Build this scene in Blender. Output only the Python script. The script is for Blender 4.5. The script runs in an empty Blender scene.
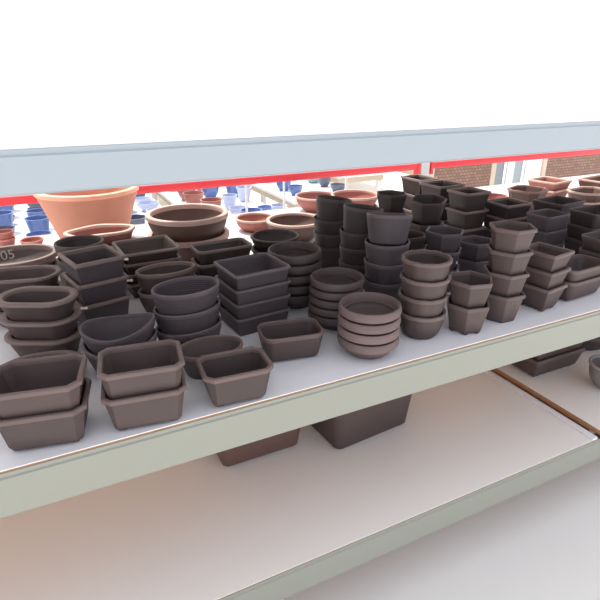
import bpy, bmesh, math, random
from mathutils import Vector, Matrix
random.seed(7)
D = bpy.data; SC = bpy.context.scene; COL = SC.collection
R = math.radians; TAU = 2*math.pi
SC.view_settings.view_transform = 'Standard'
SC.view_settings.look = 'None'

# ------------------------------------------------------------------ materials
def nodes(name):
    m = D.materials.new(name); m.use_nodes = True
    nt = m.node_tree; return m, nt, nt.nodes['Principled BSDF']
def lin(c):
    return tuple(((x/255+.055)/1.055)**2.4 if x > 10 else x/255/12.92 for x in c) + (1,)
def simple(name, rgb, rough=.6, metal=0, var=.06, scale=6, bump=0, spec=.5):
    m, nt, b = nodes(name); N = nt.nodes.new; L = nt.links.new
    tc = N('ShaderNodeTexCoord'); nz = N('ShaderNodeTexNoise'); nz.inputs['Scale'].default_value = scale; nz.inputs['Detail'].default_value = 5
    L(tc.outputs['Object'], nz.inputs['Vector'])
    mx = N('ShaderNodeMix'); mx.data_type = 'RGBA'
    c = lin(rgb)
    mx.inputs[6].default_value = tuple(x*(1-var) for x in c[:3])+(1,)
    mx.inputs[7].default_value = tuple(min(1, x*(1+var)) for x in c[:3])+(1,)
    L(nz.outputs['Fac'], mx.inputs[0]); L(mx.outputs[2], b.inputs['Base Color'])
    b.inputs['Roughness'].default_value = rough; b.inputs['Metallic'].default_value = metal
    b.inputs['Specular IOR Level'].default_value = spec
    if bump:
        bp = N('ShaderNodeBump'); bp.inputs['Strength'].default_value = bump; bp.inputs['Distance'].default_value = .002
        n2 = N('ShaderNodeTexNoise'); n2.inputs['Scale'].default_value = scale*40; L(tc.outputs['Object'], n2.inputs['Vector'])
        L(n2.outputs['Fac'], bp.inputs['Height']); L(bp.outputs['Normal'], b.inputs['Normal'])
    return m
def clay(name, rgb, rough=.6, ridges=False, var=.16):
    """unglazed fired clay: blotchy tone, a little tone shift from pot to pot, fine grain"""
    m, nt, b = nodes(name); N = nt.nodes.new; L = nt.links.new
    tc = N('ShaderNodeTexCoord'); oi = N('ShaderNodeObjectInfo')
    off = N('ShaderNodeVectorMath'); off.operation = 'ADD'
    L(tc.outputs['Object'], off.inputs[0]); L(oi.outputs['Location'], off.inputs[1])
    nz = N('ShaderNodeTexNoise'); nz.inputs['Scale'].default_value = 14; nz.inputs['Detail'].default_value = 6
    L(off.outputs[0], nz.inputs['Vector'])
    mx = N('ShaderNodeMix'); mx.data_type = 'RGBA'; c = lin(rgb)
    mx.inputs[6].default_value = tuple(x*(1-var*1.3) for x in c[:3])+(1,)
    mx.inputs[7].default_value = (min(1, c[0]*(1+var*1.5)), min(1, c[1]*(1+var)), min(1, c[2]*(1+var)), 1)
    L(nz.outputs['Fac'], mx.inputs[0])
    hs = N('ShaderNodeHueSaturation')
    mr = N('ShaderNodeMapRange'); mr.inputs['To Min'].default_value = .86; mr.inputs['To Max'].default_value = 1.14
    L(oi.outputs['Random'], mr.inputs['Value']); L(mr.outputs['Result'], hs.inputs['Value'])
    L(mx.outputs[2], hs.inputs['Color']); L(hs.outputs['Color'], b.inputs['Base Color'])
    b.inputs['Roughness'].default_value = rough
    b.inputs['Specular IOR Level'].default_value = .55
    fine = N('ShaderNodeTexNoise'); fine.inputs['Scale'].default_value = 260; fine.inputs['Detail'].default_value = 3
    L(tc.outputs['Object'], fine.inputs['Vector'])
    bp = N('ShaderNodeBump'); bp.inputs['Strength'].default_value = .25; bp.inputs['Distance'].default_value = .0015
    L(fine.outputs['Fac'], bp.inputs['Height'])
    last = bp
    if ridges:
        wv = N('ShaderNodeTexWave'); wv.wave_type = 'BANDS'; wv.bands_direction = 'Z'
        wv.inputs['Scale'].default_value = 55; wv.inputs['Distortion'].default_value = 1.2
        L(tc.outputs['Object'], wv.inputs['Vector'])
        b2 = N('ShaderNodeBump'); b2.inputs['Strength'].default_value = .5; b2.inputs['Distance'].default_value = .002
        L(wv.outputs['Fac'], b2.inputs['Height']); L(bp.outputs['Normal'], b2.inputs['Normal']); last = b2
    L(last.outputs['Normal'], b.inputs['Normal'])
    return m
CL = dict(
    brown=clay('clay_brown', (72, 59, 57)), dark=clay('clay_dark_brown', (59, 49, 47)),
    slate=clay('clay_slate_brown', (69, 61, 64)), dust=clay('clay_dusty_brown', (82, 68, 66)),
    umber=clay('clay_umber', (104, 78, 70)), red=clay('clay_red_brown', (150, 92, 80)),
    terracotta=clay('clay_terracotta', (212, 148, 122), .8, var=.06), grey=clay('clay_grey', (120, 116, 114)))
RIM = {k: clay('backlit_rim_'+k, tuple(min(255, int(x*1.16+6)) for x in c), var=.14) for k, c in dict(
    brown=(72, 59, 57), dark=(59, 49, 47), slate=(69, 61, 64), dust=(82, 68, 66), umber=(104, 78, 70), red=(150, 92, 80), terracotta=(212, 148, 122), grey=(120, 116, 114)).items()}  # lighter copy of each clay paints backlight onto the rims
RIM['backlit'] = clay('rim_backlit', (96, 80, 76), var=.14); RIM['pale'] = clay('rim_pale', (118, 102, 96), var=.14); RIM['dusty'] = clay('rim_sun_glare', (198, 168, 154), var=.1)  # rim colours with backlight and sun painted in; 'dusty' is full-sun brightness
RIDGED = clay('clay_slate_ridged', (69, 61, 64), ridges=True)
LWHITE = simple('warm_white_laminate', (238, 237, 233), .35, var=.02, scale=3)
WHITE = simple('white_laminate', (226, 224, 226), .35, var=.02, scale=3)
BEAM = simple('grey_green_beam_paint', (141, 142, 131), .4, var=.02, scale=2)
UBEAM = simple('blue_grey_beam_paint', (156, 165, 171), .4, var=.02, scale=2)
RED = simple('red_rail_paint', (226, 62, 68), .4, var=.05, scale=3)
BOARD = simple('particle_board', (176, 132, 94), .85, var=.3, scale=60)
CONC = simple('pale_concrete', (238, 236, 231), .85, var=.05, scale=1.5)
POSTM = simple('galvanised_post', (205, 203, 198), .45, var=.04, scale=4)
CHALK = simple('chalk', (190, 180, 172), .9)
PAPER = simple('scrap_paper', (225, 218, 212), .9)
STRAW = simple('dry_straw', (200, 170, 130), .9)
GREYB = simple('grey_board_paint', (140, 146, 152), .6, var=.03)
WHITEB = simple('white_board_paint', (236, 238, 238), .6, var=.02)
PALEW = simple('pale_wood', (205, 190, 170), .7, var=.08, scale=20)
def woven_mat():
    m, nt, b = nodes('woven_reed'); N = nt.nodes.new; L = nt.links.new
    tc = N('ShaderNodeTexCoord'); br = N('ShaderNodeTexBrick')
    br.inputs['Scale'].default_value = 9; br.offset = .5
    br.inputs['Color1'].default_value = lin((156, 124, 108)); br.inputs['Color2'].default_value = lin((136, 106, 92))
    br.inputs['Mortar'].default_value = lin((108, 84, 74)); br.inputs['Mortar Size'].default_value = .035
    br.inputs['Brick Width'].default_value = .45; br.inputs['Row Height'].default_value = .3
    mp = N('ShaderNodeMapping'); mp.inputs['Rotation'].default_value = (R(90), 0, 0)
    L(tc.outputs['Object'], mp.inputs['Vector']); L(mp.outputs['Vector'], br.inputs['Vector'])
    L(br.outputs['Color'], b.inputs['Base Color']); b.inputs['Roughness'].default_value = .8
    return m
WOVEN = woven_mat()

# ------------------------------------------------------------------ object helpers
def tag(o, label=None, cat=None, group=None, kind=None):
    for k, v in (('label', label), ('category', cat), ('group', group), ('kind', kind)):
        if v: o[k] = v
    return o
def link(name, me, m=None, parent=None):
    o = D.objects.new(name, me); COL.objects.link(o)
    if m and not me.materials: me.materials.append(m)
    if parent: o.parent = parent
    return o
def mesh(name, bm, smooth=None):
    bmesh.ops.recalc_face_normals(bm, faces=bm.faces[:])
    me = D.meshes.new(name); bm.to_mesh(me); bm.free()
    if smooth:
        me.shade_smooth(); me.set_sharp_from_angle(angle=R(smooth))
    return me
def empty(name, loc, rz=0):
    o = D.objects.new(name, None); o.empty_display_size = .05; COL.objects.link(o)
    o.location = loc; o.rotation_euler = (0, 0, rz); return o
def add_box(bm, c, s, bev=0, rot=None):
    r = bmesh.ops.create_cube(bm, size=1)
    vs = r['verts']
    bmesh.ops.scale(bm, vec=s, verts=vs)
    if bev:
        es = list({e for v in vs for e in v.link_edges})
        rr = bmesh.ops.bevel(bm, geom=es, offset=bev, segments=2, affect='EDGES', profile=.6)
        vs = list({v for f in rr['faces'] for v in f.verts} | {v for v in vs if v.is_valid})
    if rot: bmesh.ops.rotate(bm, cent=(0, 0, 0), matrix=rot, verts=vs)
    bmesh.ops.translate(bm, vec=c, verts=vs)
def box_obj(name, c, s, m, parent=None, bev=0, origin=None):
    bm = bmesh.new(); o_ = Vector(origin or (0, 0, 0))
    add_box(bm, Vector(c)-o_, s, bev)
    ob = link(name, mesh(name, bm, 30 if bev else None), m, parent)
    if origin is not None: ob.location = origin
    return ob
def tube(bm, pts, r, seg=6):
    rings = []
    for i, p in enumerate(pts):
        p = Vector(p); d = (Vector(pts[min(i+1, len(pts)-1)])-Vector(pts[max(i-1, 0)])).normalized()
        a = d.orthogonal().normalized(); b = d.cross(a)
        rings.append([bm.verts.new(p+(a*math.cos(TAU*k/seg)+b*math.sin(TAU*k/seg))*r) for k in range(seg)])
    for i in range(len(rings)-1):
        for k in range(seg):
            bm.faces.new((rings[i][k], rings[i][(k+1) % seg], rings[i+1][(k+1) % seg], rings[i+1][k]))
    bm.faces.new(rings[0]); bm.faces.new(rings[-1])

# ------------------------------------------------------------------ pot outlines
def outline(kind, w, d, cut, ins):
    """closed plan outline of a pot, inset by ins; always the same vertex count for one kind"""
    a, b = w/2-ins, d/2-ins
    pts = []
    if kind in ('circle', 'oval', 'scallop', 'scallopoval'):
        n = 64
        for i in range(n):
            t = TAU*i/n; k = 1
            if kind == 'scallop': k = .985+.022*abs(math.cos(5*t))
            if kind == 'scallopoval': k = .985+.02*math.cos(4*t)**2
            pts.append((a*k*math.cos(t), b*k*math.sin(t)))
        return pts
    if kind == 'hexagon':
        # corner-to-corner width w; corners softly rounded
        cs = [Vector((a*math.cos(TAU*i/6), a*math.sin(TAU*i/6))) for i in range(6)]
        for i in range(6):
            p, q, s = cs[i-1], cs[i], cs[(i+1) % 6]
            e = .045
            for t in (0, .5, 1):
                u = q+(p-q)*e; v = q+(s-q)*e
                pts.append(tuple(u*(1-t)**2+q*2*t*(1-t)+v*t*t))
        return pts
    # rectangles: 'square' tiny rounding, 'round' rounded corners, 'chamfer' cut corners
    c = max(.002, cut-ins*(.59 if kind == 'chamfer' else .9))
    c = min(c, min(a, b)*.999)
    for sx, sy, a0 in ((1, -1, -90), (1, 1, 0), (-1, 1, 90), (-1, -1, 180)):
        if kind == 'chamfer':
            P1 = [(sx*a, sy*(b-c)), (sx*(a-c), sy*b)]
            if sx*sy < 0: P1.reverse()
            e = .12
            p, q = Vector(P1[0]), Vector(P1[1])
            pts += [tuple(p+(q-p)*0), tuple(p+(q-p)*e), tuple(q+(p-q)*e), tuple(q)]
        else:
            n = 3 if kind == 'square' else 8
            for i in range(n+1):
                t = R(a0+90*i/n)
                pts.append((sx*(a-c)+c*math.cos(t), sy*(b-c)+c*math.sin(t)))
    return pts
def loft(bm, rings, cap0=True, cap1=True, loop=False):
    vv = [[bm.verts.new(p) for p in r] for r in rings]
    n = len(vv[0]); m = len(vv)
    for i in range(m if loop else m-1):
        A, B = vv[i], vv[(i+1) % m]
        for k in range(n):
            bm.faces.new((A[k], A[(k+1) % n], B[(k+1) % n], B[k]))
    if not loop:
        if cap0: bm.faces.new(vv[0])
        if cap1: bm.faces.new(vv[-1])
def pot_meshes(id, kind, w, d, h, n, step, cut, lip, bi, curve, wave, feet, ridges):
    z0 = .006 if feet else 0
    liph = min(.012, h*.15) if w < .3 else .02
    if curve > 1.7 and lip > .012 and w < .2: liph = h*.47
    wall = .007 if w < .25 else .011
    lipped = lip >= .009
    band = curve > 1.7 and lip > .012 and w < .2
    bt = .012 if band else .0055 if lipped else .0012    # body tucks under the lip
    def oi(z):                                            # outer inset of the body at height z
        t = max(0, min(1, (z-z0)/(h-liph-z0)))
        return bt+(bi-bt)*(1-t)**curve
    mouth = lip
    if n > 1: mouth = max(min(lip, oi(h-step)-.003), .0045)
    def ring(ins, z, wz=0):
        pl = outline(kind, w, d, cut, ins)
        out = []
        for i, (x, y) in enumerate(pl):
            zz = z
            if wave: zz += wave*math.cos(2*math.atan2(y/d, x/w)+.9)*max(0, z/h)**2
            if kind == 'scallop': zz += .0018*abs(math.cos(5*math.atan2(y, x)))*max(0, z/h)**4
            if kind == 'scallopoval': zz += .0015*math.cos(4*math.atan2(y/d, x/w))*max(0, z/h)**4
            out.append((x, y, zz))
        return out
    zt = h-liph
    # body: outside wall, shelf under the rim, inside wall, floor
    bm = bmesh.new(); rs = [ring(oi(z0)+.003, z0), ring(oi(z0), z0+.003)]
    K = 9
    for k in range(1, K): rs.append(ring(oi(z0+(zt-z0)*k/K), z0+(zt-z0)*k/K))
    rs.append(ring(bt, zt))
    rs.append(ring(mouth, zt))
    fl = z0+wall
    ib = max(bi+wall*.7, mouth+.002)
    for k in range(1, 6):
        z = zt+(fl+.004-zt)*k/6; t = (z-fl)/(zt-fl)
        rs.append(ring(max(mouth+.0005, mouth+(ib-mouth)*(1-t)**max(curve, 1)), z))
    rs.append(ring(ib+.004, fl))
    loft(bm, rs)
    body = mesh(id+'_body', bm, 32)
    # rim: rounded ring
    bm = bmesh.new(); e = min(.0028, (mouth)*.3)
    if curve > 1.7 and lip > .012 and w < .2:            # swelling band of the shallow bowls
        prof = [(bt+.002, zt), (.0, zt+.003), (-.002, zt+liph*.45), (.0, h-.004), (.002, h-.001), (mouth*.5, h), (mouth*.85, h-.001), (mouth, h-.004), (mouth, zt)]
        m_in = max(.006, mouth*.85)
        prof = [(bt+.002, zt), (.0, zt+.003), (-.002, zt+liph*.45), (.0005, h-.004), (.0025, h-.001), (m_in-.002, h-.0006), (m_in, h-.003), (mouth, zt)]
    else:
        prof = [(bt, zt), (0 if lipped else bt, zt+.0015), (0, zt+liph*.5), (0, h-e), (e*.35, h-e*.35), (e, h), (mouth-e, h), (mouth-e*.35, h-e*.35), (mouth, h-e), (mouth, zt)]
    loft(bm, [ring(i, z) for i, z in prof], loop=True)
    rim = mesh(id+'_rim', bm, 40)
    foot = []
    if feet:
        cor = []
        a, b = w/2-bi-.001, d/2-bi-.001
        if kind == 'hexagon': cor = [(a*.78*math.cos(TAU*i/6), a*.78*math.sin(TAU*i/6), TAU*i/6) for i in range(0, 6, 1)]
        else:
            k = cut*.3 if kind != 'square' else 0
            cor = [(sx*(a-.010-k), sy*(b-.009-k), 0) for sx in (-1, 1) for sy in (-1, 1)]
        s = 1 if w < .25 else 2.2
        for x, y, r in cor:
            if s > 1: x -= math.copysign(.014, x); y -= math.copysign(.012, y)
            bm = bmesh.new(); add_box(bm, (0, 0, (z0+.002)/2), (.02*s, .017*s, z0+.002), .0022)
            for v in bm.verts:
                if v.co.z < z0*.5: v.co.x *= .8; v.co.y *= .8
            foot.append((mesh(id+'_foot', bm, 40), (x, y, 0), r))
    return body, rim, foot

KINDW = dict(chamfer='rectangular_pot', square='square_pot', round='rectangular_pot', oval='oval_pot', circle='round_pot',
             scallop='scalloped_pot', scallopoval='scalloped_pot', hexagon='hexagonal_pot')
from collections import OrderedDict
WORDS = {}   # id -> (name, category, look, place, group)
def W(id, name, cat, look, place, group): WORDS[id] = (name, cat, look, place, group)
W('A','rectangular_pot','pot','cut-cornered brown pot',"at the shelf's front left corner",'cut-cornered pots at the front left corner')
W('B','rectangular_pot','pot','cut-cornered brown pot','second from left on the front edge','cut-cornered pots second along the front edge')
W('C','rectangular_pot','pot','single cut-cornered dark brown pot','standing unstacked at the front edge',None)
W('D','oval_pot','pot','low oval brown pot','tucked right behind the single cut-cornered front pot',None)
W('E','rectangular_pot','pot','single round-cornered rectangular brown pot','alone on bare white shelf at front centre',None)
W('F','round_bowl','bowl','dusty brown round bowl','at the front centre edge','dusty round bowls at the front edge')
W('G','scalloped_pot','pot','brown scalloped round pot','right of the dusty bowls','scalloped round pots near the front edge')
W('H','hexagonal_pot','pot','small brown hexagonal pot','of two at the front edge','small hexagonal pots at the front edge')
W('I','hexagonal_pot','pot','brown flared hexagonal pot','behind the small hexagonal pots','flared hexagonal pots by the front edge')
W('J','square_pot','pot','square lipped brown pot','right of the hexagonal pots','square pots at the front right')
W('K','rectangular_pot','pot','brown round-cornered pot','of two at the front right edge','round-cornered pots at the front right')
W('L','rectangular_pot','pot','dark round-cornered pot','half out of frame, right edge','pots cut off by the right edge')
W('M','rectangular_pot','pot','wide-rimmed round-ended brown pot','behind the front left corner stack','wide-rimmed pots at the left')
W('M2','oval_pot','pot','low oval brown pot','on the shelf behind the front left corner stack',None)
W('N','rectangular_pot','pot','long round-ended brown pot','behind the wide-rimmed stack','long round-ended pots at the left')
W('O','oval_pot','pot','broad oval brown pot','marked 05 at left edge','broad oval pots at the left edge')
W('P','square_pot','pot','square dark slate pot','before the big terracotta pot','square slate pots at the left')
W('Q','round_pot','pot','dark round pot','between slate pots and terracotta pot','dark round pots before the terracotta pot')
W('R','scalloped_pot','pot','scalloped oval red-brown pot','before the terracotta pot','scalloped oval pots before the terracotta pot')
W('U','rectangular_pot','pot','shallow wide square brown pot','right of square slate pots','shallow square pots right of the slate stack')
W('V','oval_pot','pot','plain oval brown pot','behind the ridged slate ovals','plain oval pots behind the ridged ovals')
W('W','oval_pot','pot','ridged slate oval pot','left of rectangular slate pots','ridged slate oval pots')
W('X','oval_pot','pot','wavy-rimmed slate oval pot','behind the second front stack','wavy-rimmed slate oval pots')
W('Y','rectangular_pot','pot','rectangular slate pot','behind the lone front centre pot','rectangular slate pots near the centre')
W('Z','rectangular_pot','pot','long dark rectangular pot','behind the four rectangular slate pots','long dark pots behind the slate ones')
W('AA','round_bowl','bowl','large round umber bowl','in the back row behind square pots','large round umber bowls in the back row')
W('AB','round_bowl','bowl','small red-brown bowl','standing right of the large umber bowls',None)
W('AC','round_bowl','bowl','thick-rimmed umber bowl','beside the small red bowl','thick-rimmed umber bowls in the back row')
W('AD','round_bowl','bowl','rearmost red-brown bowl','under the red rail, behind the leftmost cylindrical pots',None)
W('AE','round_bowl','bowl','red-brown round bowl','behind the cylindrical pots, nearest the hexagonal ones','red-brown bowls behind the cylinders')
W('AF','round_bowl','bowl','dark shallow bowl','behind the tall five-bowl stack','dark shallow bowls behind the five-bowl stack')
W('AG','round_bowl','bowl','dark banded bowl','beside the rectangular slate pots','dark banded bowls beside the slate pots')
W('AH','round_bowl','bowl','dark banded bowl','behind the dusty front bowls, leaning','dark banded bowls behind the dusty ones')
W('AI','cylinder_pot','pot','dark cylindrical pot','farthest left of three such stacks','dark cylindrical pots, left stack')
W('AJ','cylinder_pot','pot','brown cylindrical pot','middle one of three such stacks','brown cylindrical pots, middle stack')
W('AK','cylinder_pot','pot','slate cylindrical pot','nearest of three such stacks','slate cylindrical pots, near stack')
W('AL','hexagonal_pot','pot','tall dark hexagonal pot','behind the nearest cylindrical pots','tall dark hexagonal pots at the back')
W('AM','hexagonal_pot','pot','dark hexagonal pot','just before the back square pots','dark hexagonal pots before the square ones')
W('AN','hexagonal_pot','pot','dark hexagonal pot','half hidden by the nearest cylindrical pots','half-hidden hexagonal pots')
W('AO','hexagonal_pot','pot','slate hexagonal pot','behind the scalloped pots','slate hexagonal pots behind the scalloped ones')
W('AP','hexagonal_pot','pot','slate hexagonal pot','left of the tall flared hexagonal pots','slate hexagonal pots beside the flared ones')
W('AQ','square_pot','pot','dark square pot','farthest back beside the rail post','dark square pots by the rail post')
W('AR','square_pot','pot','dark square pot','second nearest the rail post','dark square pots, second from the post')
W('AS','square_pot','pot','dark square pot','third out from the rail post','dark square pots, third from the post')
W('AT','square_pot','pot','broad-lipped dark square pot','behind the flared hexagonal pots','broad-lipped square pots')
W('AZ','rectangular_pot','pot','slate rectangular pot','behind the front right square pots','slate rectangular pots at the right')
W('AW','rectangular_pot','pot','dark rectangular pot','behind the slate ones at the right','dark rectangular pots at the right back')
W('AU','octagonal_pot','pot','eight-sided umber pot','before the pale standing boards','eight-sided umber pots at the right back')
W('AV','square_pot','pot','square red-brown pot','with sunlit rim before the woven screen','square red-brown pots at the right back')
W('AX','octagonal_pot','pot','eight-sided umber pot','at the far right with sunlit rim','eight-sided umber pots at the far right')
W('AY','rectangular_pot','pot','long umber pot','rearmost at the far right','long umber pots at the far right back')
W('BA','rectangular_pot','pot','dark rectangular pot','behind the front right corner pots','dark rectangular pots at the right edge')
W('BB','rectangular_pot','pot','dark rectangular pot','cut by the right edge of view','dark rectangular pots cut by the right edge')
W('BC','oval_pot','pot','red-brown oval pot','peeping out behind the broad-lipped square pots',None)
W('BD','small_red_pot','pot','tiny red clay pot','on the shelf at the far left back','tiny red pots at the far left back')
W('BE','small_red_saucer','saucer','small red clay saucer','beside the tiny red pots at far left back',None)
W('T','terracotta_pot','pot','big orange terracotta pot','standing tall in the back row at left',None)
W('LA','rectangular_planter','planter','large round-cornered umber planter','on the lower shelf, under the front centre',None)
W('LB','rectangular_planter','planter','red-brown planter','on the lower shelf, mostly hidden behind the beam at left',None)
W('LC','rectangular_planter','planter','umber rectangular planter','on the lower shelf at the right','umber planters on the lower shelf')
W('LD','oval_planter','planter','dark oval planter','on the lower shelf at the far right','dark oval planters on the lower shelf')
W('LE','round_pot','pot','round grey pot','on the lower shelf, cut by the right edge',None)

ORD = ['topmost', 'second from top', 'third from top', 'fourth from top']
def copy_tree(o, parent=None):
    c = o.copy(); COL.objects.link(c); c.parent = parent
    for ch in list(o.children): copy_tree(ch, c)
    return c
LOWZ = -.57
STACK = {}
def ST(id, kind, w, d, h, n, step, xy, rot, cut=0, lip=.008, bi=.02, curve=1.0, wave=0, feet=0, ridges=0, mat='brown', lean=(0, 0), tilt=None, low=0, rimk=None):
    body, rim, foot = pot_meshes(id, kind, w, d, h, n, step, cut, lip, bi, curve, wave, feet, ridges)
    name, cat, look, place, group = WORDS[id]
    m = RIDGED if ridges else CL[mat]
    rnd = random.Random(id)
    root = None
    roundish = kind in ('circle', 'scallop')
    zb = (LOWZ if xy[0] > 1.75 else LOWZ-.02)+.0004 if low else .0004
    src = None
    for k in range(n):                                    # k = 0 is the lowest pot of the stack
        if src is None:
            o = empty(name, (0, 0, 0))
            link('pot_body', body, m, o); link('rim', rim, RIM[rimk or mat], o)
            for fm, fl, fr in foot:
                f = link('foot', fm, m, o); f.location = fl; f.rotation_euler.z = fr
            src = o
        else: o = copy_tree(src)
        up = n-1-k
        j = .0007 if n > 1 else 0
        o.location = (xy[0]-lean[0]*up+rnd.uniform(-j, j), xy[1]-lean[1]*up+rnd.uniform(-j, j), zb+k*step)
        rz = R(rot)
        if roundish: rz += rnd.uniform(-3, 3)
        elif n > 1: rz += R(rnd.uniform(-.3, .3))
        o.rotation_euler = (0, 0, rz)
        if tilt and k == n-1:
            o.rotation_euler = (Matrix.Rotation(R(tilt[0]), 3, 'X') @ Matrix.Rotation(R(tilt[1]), 3, 'Y') @ Matrix.Rotation(rz, 3, 'Z')).to_euler()
            o.location.z += .021
        if n == 1: lab = f'{look} {place}'
        else:
            if n == 2: pos = ('upper', 'lower')[up]
            else: pos = 'lowest' if up == n-1 else ORD[up]
            lab = f'{pos} {look} in the stack {place}'
        tag(o, lab, cat, group if n > 1 else None)
        STACK[(id, k)] = o
    return o
ST('A', 'chamfer', 0.178, 0.146, 0.092, 2, 0.058, (-0.074, 1.06), -11, cut=0.022, lip=0.01, bi=0.018, feet=1, mat='brown', rimk='backlit')
ST('B', 'chamfer', 0.176, 0.132, 0.092, 2, 0.06, (0.126, 1.034), -8, cut=0.018, lip=0.01, bi=0.018, feet=1, mat='brown', rimk='backlit')
ST('C', 'chamfer', 0.166, 0.124, 0.092, 1, 0, (0.332, 1.023), -4, cut=0.02, lip=0.01, bi=0.02, feet=1, mat='dark', rimk='backlit')
ST('D', 'oval', 0.172, 0.12, 0.076, 1, 0, (0.313, 1.155), -2, lip=0.007, bi=0.025, mat='brown', rimk='backlit')
ST('E', 'round', 0.172, 0.115, 0.08, 1, 0, (0.537, 1.152), -10, cut=0.032, lip=0.007, bi=0.014, feet=1, mat='brown', rimk='backlit')
ST('F', 'circle', 0.168, 0.168, 0.056, 4, 0.03, (0.738, 1.073), 0, lip=0.014, bi=0.034, curve=2.0, mat='dust')
ST('G', 'scallop', 0.142, 0.142, 0.078, 4, 0.054, (0.939, 1.097), 0, lip=0.01, bi=0.024, curve=2.2, mat='brown', rimk='backlit')
ST('H', 'hexagon', 0.138, 0.138, 0.092, 2, 0.073, (1.082, 1.062), 228, lip=0.007, bi=0.018, feet=1, mat='brown')
ST('I', 'hexagon', 0.142, 0.142, 0.094, 4, 0.069, (1.237, 1.077), 237, lip=0.009, bi=0.022, mat='brown')
ST('J', 'square', 0.114, 0.13, 0.085, 3, 0.057, (1.422, 1.09), 9, cut=0.006, lip=0.01, bi=0.02, feet=1, mat='brown', rimk='backlit')
ST('K', 'round', 0.205, 0.122, 0.078, 2, 0.042, (1.615, 1.105), 4, cut=0.03, lip=0.008, bi=0.02, feet=1, mat='brown', rimk='backlit')
ST('L', 'round', 0.17, 0.12, 0.075, 3, 0.05, (1.83, 1.16), 3, cut=0.03, lip=0.008, bi=0.022, feet=1, mat='dark')
ST('M', 'round', 0.206, 0.135, 0.066, 3, 0.054, (-0.063, 1.455), -27, cut=0.064, lip=0.02, bi=0.026, mat='brown', rimk='pale')
ST('M2', 'oval', 0.19, 0.12, 0.06, 1, 0, (-0.073, 1.285), -10, lip=0.012, bi=0.026, mat='brown', rimk='pale')
ST('N', 'round', 0.226, 0.14, 0.06, 3, 0.05, (-0.104, 1.708), -14, cut=0.066, lip=0.014, bi=0.024, mat='brown', rimk='pale')
ST('O', 'oval', 0.3, 0.26, 0.065, 2, 0.047, (-0.14, 2.101), -3, lip=0.016, bi=0.03, mat='brown', rimk='pale')
ST('P', 'square', 0.15, 0.157, 0.095, 3, 0.064, (0.095, 1.601), 14, cut=0.004, lip=0.012, bi=0.018, mat='slate', rimk='pale')
ST('Q', 'circle', 0.162, 0.162, 0.08, 3, 0.055, (0.08, 1.885), 0, lip=0.008, bi=0.026, curve=1.6, mat='dark')
ST('R', 'scallopoval', 0.26, 0.165, 0.075, 3, 0.05, (0.168, 2.069), 0, lip=0.016, bi=0.035, mat='red', rimk='dusty')
ST('U', 'chamfer', 0.2, 0.192, 0.06, 4, 0.036, (0.29, 1.818), 3, cut=0.012, lip=0.012, bi=0.03, mat='brown', rimk='pale')
ST('V', 'oval', 0.188, 0.118, 0.088, 2, 0.066, (0.304, 1.578), 2, lip=0.007, bi=0.026, curve=1.5, mat='brown', rimk='pale')
ST('W', 'oval', 0.188, 0.14, 0.076, 3, 0.056, (0.301, 1.313), 8, lip=0.007, bi=0.018, ridges=1, curve=1.4, mat='slate')
ST('X', 'oval', 0.188, 0.15, 0.085, 2, 0.045, (0.113, 1.272), 10, lip=0.007, bi=0.026, wave=0.009, mat='slate')
ST('Y', 'round', 0.186, 0.166, 0.06, 4, 0.045, (0.52, 1.384), 5, cut=0.016, lip=0.012, bi=0.015, mat='slate')
ST('Z', 'round', 0.205, 0.115, 0.065, 3, 0.05, (0.531, 1.711), 2, cut=0.025, lip=0.008, bi=0.018, mat='dark', rimk='pale')
ST('AA', 'circle', 0.335, 0.335, 0.115, 2, 0.085, (0.515, 2.099), 0, lip=0.02, bi=0.05, curve=1.7, mat='umber', rimk='dusty')  # 'dusty' rim: strong sun painted in as pale clay
ST('AB', 'circle', 0.205, 0.205, 0.065, 1, 0, (0.933, 2.409), 0, lip=0.014, bi=0.04, curve=2, mat='red', rimk='dusty')
ST('AC', 'circle', 0.27, 0.27, 0.1, 1, 0, (1.035, 2.157), 0, lip=0.016, bi=0.06, curve=2, mat='umber', rimk='dusty')
ST('AD', 'circle', 0.255, 0.255, 0.09, 1, 0, (1.41, 2.643), 0, lip=0.012, bi=0.06, curve=2, mat='red', rimk='dusty')
ST('AE', 'circle', 0.255, 0.255, 0.08, 2, 0.06, (1.488, 2.36), 0, lip=0.012, bi=0.05, curve=2, mat='red', rimk='dusty')
ST('AF', 'circle', 0.188, 0.188, 0.06, 3, 0.048, (0.763, 1.766), 0, lip=0.01, bi=0.04, curve=2, mat='dark')
ST('AG', 'circle', 0.176, 0.176, 0.058, 5, 0.034, (0.702, 1.468), 0, lip=0.014, bi=0.038, curve=2, mat='dark')
ST('AH', 'circle', 0.162, 0.162, 0.052, 5, 0.027, (0.746, 1.265), 0, lip=0.014, bi=0.036, curve=2, lean=(0.0012, 0.0), mat='dark')
ST('AI', 'circle', 0.142, 0.142, 0.092, 4, 0.054, (1.005, 1.763), 0, lip=0.007, bi=0.012, tilt=(-1, 8), mat='dark')
ST('AJ', 'circle', 0.142, 0.142, 0.094, 4, 0.058, (0.99, 1.529), 0, lip=0.007, bi=0.012, tilt=(-1, 8), mat='dark')
ST('AK', 'circle', 0.146, 0.146, 0.094, 4, 0.064, (0.972, 1.333), 0, lip=0.007, bi=0.014, tilt=(-8, 6), mat='slate')
ST('AL', 'hexagon', 0.146, 0.146, 0.095, 3, 0.076, (1.358, 1.857), 236, lip=0.008, bi=0.022, mat='dark')
ST('AM', 'hexagon', 0.15, 0.15, 0.09, 3, 0.076, (1.381, 1.639), 215, lip=0.008, bi=0.018, tilt=(5, -4), mat='dark')
ST('AN', 'hexagon', 0.134, 0.134, 0.085, 2, 0.07, (1.235, 1.553), 236, lip=0.008, bi=0.022, mat='dark')
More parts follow.
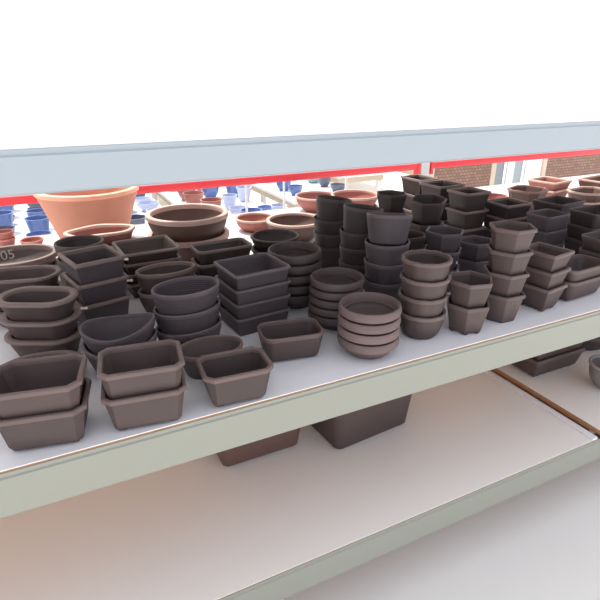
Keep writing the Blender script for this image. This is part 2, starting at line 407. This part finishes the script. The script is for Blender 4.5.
ST('AO', 'hexagon', 0.142, 0.142, 0.09, 3, 0.065, (1.227, 1.356), 222, lip=0.008, bi=0.022, mat='slate')
ST('AP', 'hexagon', 0.138, 0.138, 0.088, 2, 0.066, (1.407, 1.382), 234, lip=0.008, bi=0.022, mat='slate')
ST('AQ', 'square', 0.122, 0.158, 0.09, 3, 0.08, (1.71, 2.111), 2, cut=0.004, lip=0.01, bi=0.017, mat='dark', rimk='pale')
ST('AR', 'square', 0.152, 0.15, 0.09, 3, 0.08, (1.701, 1.932), 3, cut=0.004, lip=0.01, bi=0.017, mat='dark', rimk='pale')
ST('AS', 'square', 0.142, 0.132, 0.09, 3, 0.08, (1.695, 1.745), 2, cut=0.004, lip=0.01, bi=0.017, mat='dark', rimk='pale')
ST('AT', 'square', 0.152, 0.147, 0.08, 3, 0.06, (1.856, 1.665), 0, cut=0.004, lip=0.014, bi=0.016, mat='dark', rimk='pale')
ST('AZ', 'round', 0.145, 0.115, 0.075, 3, 0.062, (1.838, 1.433), 4, cut=0.018, lip=0.007, bi=0.016, mat='slate')
ST('AW', 'square', 0.19, 0.15, 0.075, 3, 0.06, (2.107, 1.601), 8, cut=0.008, lip=0.011, bi=0.016, mat='dark')
ST('AU', 'chamfer', 0.2, 0.18, 0.09, 2, 0.07, (2.352, 1.989), 20, cut=0.04, lip=0.01, bi=0.024, mat='umber')
ST('AV', 'square', 0.2, 0.19, 0.08, 2, 0.05, (2.839, 2.248), 10, cut=0.01, lip=0.014, bi=0.026, mat='red', rimk='dusty')
ST('AX', 'chamfer', 0.25, 0.19, 0.075, 2, 0.05, (2.784, 1.93), 6, cut=0.05, lip=0.014, bi=0.026, mat='umber', rimk='dusty')
ST('AY', 'square', 0.26, 0.2, 0.08, 2, 0.06, (3.118, 2.086), 8, cut=0.01, lip=0.012, bi=0.026, mat='umber', rimk='dusty')
ST('BA', 'round', 0.19, 0.135, 0.08, 3, 0.06, (2.07, 1.385), 0, cut=0.02, lip=0.008, bi=0.016, mat='dark')
ST('BB', 'round', 0.17, 0.125, 0.075, 2, 0.058, (2.02, 1.235), 0, cut=0.02, lip=0.008, bi=0.016, mat='dark')
ST('BC', 'oval', 0.24, 0.18, 0.08, 1, 0, (2.315, 2.22), 0, lip=0.012, bi=0.035, mat='red')
ST('BD', 'circle', 0.08, 0.08, 0.05, 2, 0.031, (-0.19, 2.6), 0, lip=0.008, bi=0.012, mat='red')
ST('BE', 'circle', 0.1, 0.1, 0.04, 1, 0, (-0.085, 2.56), 0, lip=0.008, bi=0.018, mat='red')
ST('T', 'circle', 0.44, 0.44, 0.26, 1, 0, (0.178, 2.515), 0, lip=0.026, bi=0.085, mat='terracotta')
ST('LA', 'round', 0.4, 0.29, 0.2, 1, 0, (0.985, 1.485), 5, cut=0.05, lip=0.016, bi=0.026, feet=1, low=1, mat='brown')
ST('LB', 'round', 0.36, 0.26, 0.17, 1, 0, (0.56, 1.55), 0, cut=0.05, lip=0.016, bi=0.03, feet=1, low=1, mat='umber')
ST('LC', 'square', 0.32, 0.26, 0.1, 2, 0.07, (2.02, 1.49), 0, cut=0.006, lip=0.014, bi=0.022, feet=1, low=1, mat='brown')
ST('LD', 'oval', 0.3, 0.22, 0.09, 2, 0.05, (2.42, 1.5), 0, lip=0.014, bi=0.04, low=1, mat='dark')
ST('LE', 'circle', 0.17, 0.17, 0.12, 1, 0, (2.11, 1.19), 0, lip=0.01, bi=0.05, curve=2.6, low=1, mat='grey')
# ------------------------------------------------------------------ shelving
FY = .976; BY = 2.78; X0, X1 = -1.1, 4.6; SEAM = 1.805
FLOOR = -.95
st = lambda o: tag(o, kind='structure')
def thing(name, label, cat, loc=(0, 0, 0), group=None):
    return tag(empty(name, loc), label, cat, group)
# main shelf: board laminated white on particle board
sb = thing('shelf_board', 'long white laminated shelf board carrying the stacks of pots', 'shelf')
box_obj('laminate_top', ((X0+X1)/2, (FY+BY)/2, -.001), (X1-X0, BY-FY, .002), WHITE, sb)
box_obj('board_core', ((X0+X1)/2, (FY+BY)/2, -.012), (X1-X0, BY-FY, .02), BOARD, sb)
def beam(name, label, y, zt, hgt, m, x0=X0, x1=X1, depth=.045, step=.012, ledge=0):
    """rack beam: box section with a stepped lip along its top edge"""
    t = thing(name, label, 'beam', ((x0+x1)/2, y, zt))
    L_ = x1-x0
    bm = bmesh.new()
    f, b_ = -.006, depth
    pr = [(f+.004, -hgt), (f, -hgt+.004), (f, -step), (f+.004, -step+.003), (f+.004, -.001), (f+.006, 0)]
    if ledge: pr += [(.0, 0), (.0, -ledge)]               # the board sits on a ledge behind the lip
    pr += [(b_, -ledge), (b_, -hgt+.004), (b_-.004, -hgt)]
    A = [bm.verts.new((-L_/2, p[0], p[1])) for p in pr]; B = [bm.verts.new((L_/2, p[0], p[1])) for p in pr]
    n = len(pr)
    for k in range(n): bm.faces.new((A[k], A[(k+1) % n], B[(k+1) % n], B[k]))
    bm.faces.new(A); bm.faces.new(B)
    link('beam_rail', mesh(name, bm), m, t)
    for s in (-1, 1):
        box_obj('end_bracket', (s*(L_/2+.0046), .02, -hgt/2), (.008, .06, hgt+.05), m, t, .002)
    return t
beam('front_beam', 'pale grey-green front beam under the main white shelf', FY-.001, -.0055, .104, BEAM, ledge=.0175)
beam('rear_beam', 'grey-green rear beam under the main white shelf', BY-.045, -.0245, .085, BEAM)
beam('upper_beam', 'blue-grey upper beam crossing above the rows of pots', FY, .598, .074, UBEAM)
beam('upper_rear_beam', 'blue-grey beam at the back of the upper deck', 2.06, .598, .074, UBEAM)
ud = thing('upper_deck', 'plain white deck board lying on the upper beams', 'shelf')
box_obj('deck_board', ((X0+X1)/2, (FY+2.1)/2, .605), (X1-X0, 2.1-FY, .014), WHITE, ud)
# red rails
PX = 2.335
for x0, x1, lab in ((X0+.02, PX-.055, 'long red rail behind the pots, left of the post'), (PX+.055, X1-.02, 'red rail behind the pots, right of the post')):
    t = thing('red_rail', lab, 'rail', ((x0+x1)/2, 2.85, .166), 'red rails at the back')
    bm = bmesh.new(); add_box(bm, (0, 0, 0), (x1-x0, .04, .042), .008)
    link('rail_bar', mesh('rail_bar', bm, 30), RED, t)
    for s, xx in ((-1, x0), (1, x1)):
        box_obj('end_bracket', (xx-(x0+x1)/2, 0, -.012), (.02, .052, .09), RED, t, .004)
# uprights
def upright(x, y, zt, lab, grp='rack uprights'):
    t = thing('rack_post', lab, 'post', (x, y, FLOOR), grp)
    bm = bmesh.new(); hh = zt-FLOOR
    add_box(bm, (0, 0, hh/2), (.07, .05, hh), .004)
    link('post_column', mesh('post_column', bm, 30), POSTM, t)
    box_obj('base_plate', (0, 0, .004), (.12, .1, .008), POSTM, t, .002)
upright(PX, BY+.075, .30, 'pale upright post at the back between the two red rails')
upright(X0-.06, FY+.02, .62, 'front upright post at the left end of the rack')
upright(X1+.06, FY+.02, .62, 'front upright post at the right end of the rack')
upright(X0-.06, BY-.02, .62, 'back upright post at the left end of the rack')
upright(X1+.06, BY-.02, .62, 'back upright post at the right end of the rack')
upright(X0-.06, 2.09, .62, 'middle upright post at the left end of the rack')
upright(X1+.06, 2.09, .62, 'middle upright post at the right end of the rack')
# lower shelf: two boards with an open seam
def lower(x0, x1, zt, lab):
    t = thing('lower_shelf_board', lab, 'shelf', ((x0+x1)/2, (FY+BY)/2, zt))
    box_obj('laminate_top', (0, 0, -.001), (x1-x0, BY-FY, .002), LWHITE, t)
    box_obj('board_core', (0, 0, -.012), (x1-x0, BY-FY, .02), BOARD, t)
    return t
ll = lower(X0, SEAM-.028, LOWZ-.02, 'white lower shelf board left of the open seam')
lw = box_obj('edge_lip', (SEAM-.043-(X0+SEAM-.028)/2, 0, .004), (.028, BY-FY, .008), WHITE, ll, .003)
lower(SEAM, X1, LOWZ, 'white lower shelf board right of the open seam')
beam('lower_front_beam', 'pale front beam under the lower shelf', FY-.001, LOWZ-.0235, .104, BEAM, ledge=.0195)
beam('lower_rear_beam', 'pale rear beam under the lower shelf', BY-.045, LOWZ-.0428, .085, BEAM)
box_obj('seam_bar', (SEAM-.014, (FY+BY)/2, LOWZ-.0485), (.08, BY-FY-.14, .012), BOARD, tag(empty('seam_support', (0, 0, 0)), 'brown support strip under the seam of the lower shelf', 'strip'))
# ground
bm = bmesh.new(); v = [bm.verts.new(p) for p in ((-30, -10, FLOOR), (40, -10, FLOOR), (40, 60, FLOOR), (-30, 60, FLOOR))]; bm.faces.new(v)
st(link('floor', mesh('floor', bm), CONC))

# ------------------------------------------------------------------ small marks and scraps
def text_mesh(name, s, size, m, parent, loc, rot):
    cu = D.curves.new(name, 'FONT'); cu.body = s; cu.size = size; cu.extrude = .0004; cu.align_x = 'CENTER'; cu.align_y = 'CENTER'
    o = D.objects.new(name, cu); COL.objects.link(o)
    dg = bpy.context.evaluated_depsgraph_get(); dg.update()
    me = D.meshes.new_from_object(o.evaluated_get(dg)); D.objects.remove(o)
    ob = link(name, me, m, parent); ob.location = loc; ob.rotation_euler = rot
    return ob
o = STACK[('O', 1)]
text_mesh('chalk_number', '05', .05, CHALK, o, (-.03, .093, .036), (R(76), 0, R(14)))
o = STACK[('J', 1)]
bm = bmesh.new()
for a in range(4):
    tube(bm, [(.001*math.sin(a*2+t), -.022+.014*a+.012*math.sin(t*1.7+a), .022+.008*t) for t in range(5)], .0012, 5)
mk = link('chalk_mark', mesh('chalk_mark', bm, 60), CHALK, o); mk.location = (.0485, 0, .014); mk.rotation_euler = (0, R(12), 0)
# dry straw in the upper small hexagonal pot
bx, by = STACK[('H', 1)].location[:2]
for i, dx in enumerate((.0, .022)):
    bm = bmesh.new()
    tube(bm, [(dx+.012*math.cos(t*.9+i), .01*math.sin(t*1.1)+t*.003, .003*t) for t in range(6)], .0016, 5)
    s = tag(link('dry_twig', mesh('dry_twig', bm, 60), STRAW), ('curled dry twig lying inside the small hexagonal pot, left one', 'curled dry twig lying inside the small hexagonal pot, right one')[i], 'twig', 'dry twigs in the hexagonal pot')
    s.location = (bx+.0+.004, by+.012, .073+.0155)
def scrap(x, y, z, s, lab):
    bm = bmesh.new(); rn = random.Random(lab); n = 7; g = {}
    for i in range(n):
        for j in range(n):
            u, w_ = i/(n-1)-.5, j/(n-1)-.5
            g[i, j] = bm.verts.new((u*s, w_*s*.8, s*.12*(math.sin(5*u)*math.cos(4*w_))+rn.uniform(0, s*.06)))
    for i in range(n-1):
        for j in range(n-1): bm.faces.new((g[i, j], g[i+1, j], g[i+1, j+1], g[i, j+1]))
    me = mesh('paper_scrap', bm, 60); o = tag(link('paper_scrap', me, PAPER), lab, 'paper', 'white packing scraps between the pots')
    o.location = (x, y, z+s*.3)
scrap(.185,1.60,.185,.026,'crumpled white scrap beside the square slate stack, upper')
scrap(.19,1.60,.115,.026,'crumpled white scrap beside the square slate stack, lower')
scrap(.045,1.475,.10,.02,'crumpled white scrap right of the wide-rimmed pots')


# ------------------------------------------------------------------ nursery beyond the rack
GL = [('cobalt blue', simple('glaze_blue', (86, 110, 165), .2, var=.25, scale=9)), ('teal green', simple('glaze_teal', (120, 158, 156), .25, var=.25, scale=9)),
      ('dark navy', simple('glaze_navy', (84, 88, 110), .2, var=.3, scale=9)), ('pale lilac', simple('glaze_lilac', (172, 180, 206), .3, var=.1, scale=9)),
      ('brick red', simple('glaze_brick', (160, 96, 84), .4, var=.2, scale=9))]
TOPZ = -.32
def bench(x, y0, y1, w, lab):
    t = thing('display_bench', lab, 'bench', (x, (y0+y1)/2, FLOOR), 'white display benches beyond the rack')
    L_ = y1-y0; hz = TOPZ-FLOOR
    box_obj('bench_top', (0, 0, hz-.02), (w, L_, .04), WHITEB, t, .006)
    box_obj('apron', (0, 0, hz-.075), (w-.08, L_-.08, .07), PALEW, t, .004)
    for sx in (-1, 1):
        for sy in (-1, 0, 1):
            box_obj('leg', (sx*(w/2-.07), sy*(L_/2-.1), (hz-.1)/2), (.06, .06, hz-.1), WHITEB, t, .004)
def lathe(name, prof, n=20):
    bm = bmesh.new()
    loft(bm, [[(r*math.cos(TAU*k/n), r*math.sin(TAU*k/n), z) for k in range(n)] for r, z in prof])
    return mesh(name, bm, 40)
GP = [lathe('glazed_a', [(.05, 0), (.085, .05), (.1, .11), (.105, .125), (.095, .125), (.08, .05), (.045, .012)]),
      lathe('glazed_b', [(.06, 0), (.075, .06), (.09, .15), (.1, .165), (.088, .165), (.068, .06), (.05, .014)]),
      lathe('glazed_c', [(.06, 0), (.09, .04), (.098, .075), (.09, .075), (.08, .04), (.05, .012)])]
rb = random.Random(3)
BX = [(-.3, 'leftmost white display bench beyond the rack'), (.55, 'second white display bench from the left beyond the rack'), (1.4, 'third white display bench from the left beyond the rack'),
      (2.4, 'fourth white display bench from the left beyond the rack'), (3.45, 'fifth white display bench from the left beyond the rack'), (4.6, 'rightmost white display bench beyond the rack')]
for bi_, (x, lab) in enumerate(BX):
    y0, y1 = (3.5, 8.4) if x < 2 else (4.3, 8.9) if x < 3 else (5.3, 10.5)
    bench(x, y0, y1, .72, lab)
    pal = [(2, 0), (2, 0, 3), (0, 3, 4), (0, 2, 1), (0, 1, 1), (1, 1, 2)][bi_]
    yy = y0+.2
    while yy < y1-.15:
        for cx in (-.23, 0, .23):
            if rb.random() < .22: continue
            g = rb.choice(pal); sc = rb.uniform(.7, .95)
            me0 = rb.choice(GP)
            key = me0.name+GL[g][0]
            me = D.meshes.get(key)
            if not me:
                me = me0.copy(); me.name = key; me.materials.append(GL[g][1])
            o = link('glazed_pot', me)
            o.location = (x+cx+rb.uniform(-.012, .012), yy+rb.uniform(-.01, .01), TOPZ+.0004)
            o.scale = (sc*.95, sc*.95, sc)
            tag(o, f'small {GL[g][0]} glazed pot on the {lab[:lab.index("white")]}white bench beyond the rack', 'pot', f'{GL[g][0]} pots on the {lab.split(" white")[0]} bench')
        yy += .26
# thin poles
for x, y, lab in ((1.22, 3.3, 'left'), (1.5, 3.3, 'middle'), (2.0, 3.3, 'right')):
    t = thing('thin_pole', f'thin white pole behind the rack, {lab} one of three', 'pole', (x, y, FLOOR), 'thin white poles behind the rack')
    bm = bmesh.new(); tube(bm, [(0, 0, 0), (0, 0, .6), (0, 0, 1.2)], .008, 10); link('pole_shaft', mesh('pole_shaft', bm, 40), WHITEB, t)
    bm = bmesh.new(); tube(bm, [(0, 0, 0), (0, 0, .012)], .04, 16); link('foot_plate', mesh('foot_plate', bm, 40), WHITEB, t)
# screens and boards standing behind the right half
def screen(x0, x1, y, lab, zt=-.02):
    w = x1-x0; h_ = zt-FLOOR
    t = thing('woven_screen', lab, 'screen', ((x0+x1)/2, y, FLOOR), 'woven screens behind the rack')
    box_obj('woven_panel', (0, 0, h_/2), (w-.1, .03, h_-.06), WOVEN, t)
    for s in (-1, 1): box_obj('side_frame', (s*(w/2-.035), 0, h_/2), (.07, .05, h_), PALEW, t, .004)
    for z in (.035, h_-.035): box_obj('cross_frame', (0, 0, z), (w-.14, .05, .07), PALEW, t, .004)
screen(3.75, 4.72, 4.5, 'brown woven screen just right of the back post')
def board(name, x0, x1, y, m, lab, cat='board', zt=-.02):
    t = thing(name, lab, cat, ((x0+x1)/2, y, FLOOR))
    h_ = zt-FLOOR
    box_obj('face', (0, 0, h_/2), (x1-x0, .03, h_), m, t, .004)
    box_obj('top_cap', (0, 0, h_+.008), (x1-x0, .045, .016), m, t, .003)
board('grey_board', 4.74, 4.90, 4.54, GREYB, 'narrow dark grey board beside the left woven screen')
board('white_post', 4.91, 5.02, 4.5, WHITEB, 'narrow white upright between the grey boards', 'post')
board('grey_board', 5.03, 5.20, 4.54, UBEAM, 'narrow pale grey board right of the white upright')
board('white_board', 5.21, 5.47, 4.5, WHITEB, 'plain white standing board left of the right woven screen')
screen(5.48, 6.85, 4.5, 'brown woven screen at the far right behind the rack')


# ------------------------------------------------------------------ light
w = D.worlds.new('sky'); SC.world = w; w.use_nodes = True
nt = w.node_tree; bg = nt.nodes['Background']; N = nt.nodes.new; L = nt.links.new
tc = N('ShaderNodeTexCoord'); sx = N('ShaderNodeSeparateXYZ'); L(tc.outputs['Generated'], sx.inputs[0])
mr = N('ShaderNodeMapRange'); mr.inputs['From Min'].default_value = -.5; mr.inputs['From Max'].default_value = .6
L(sx.outputs['Y'], mr.inputs['Value'])
mx = N('ShaderNodeMix'); mx.data_type = 'RGBA'
mx.inputs[6].default_value = (1.2, 1.25, 1.4, 1); mx.inputs[7].default_value = (1.35, 1.33, 1.3, 1)
L(mr.outputs['Result'], mx.inputs[0]); L(mx.outputs[2], bg.inputs['Color']); bg.inputs['Strength'].default_value = 1.0
sl = D.lights.new('sun', 'SUN'); sl.energy = 5.5; sl.angle = R(2); sl.color = (1, .96, .9)
so = D.objects.new('sun', sl); COL.objects.link(so)
so.rotation_euler = Vector((.2, -.5, -1.2)).to_track_quat('-Z', 'Y').to_euler()
# ------------------------------------------------------------------ camera
cd = D.cameras.new('camera'); cam = D.objects.new('camera', cd); COL.objects.link(cam)
cd.sensor_width = 36; cd.lens = 520/600*36; cd.clip_start = .01
cam.location = (0, 0, .70)
pit = math.atan(220/520)
cam.rotation_euler = (R(90)-pit, 0, -R(26.2))
SC.camera = cam
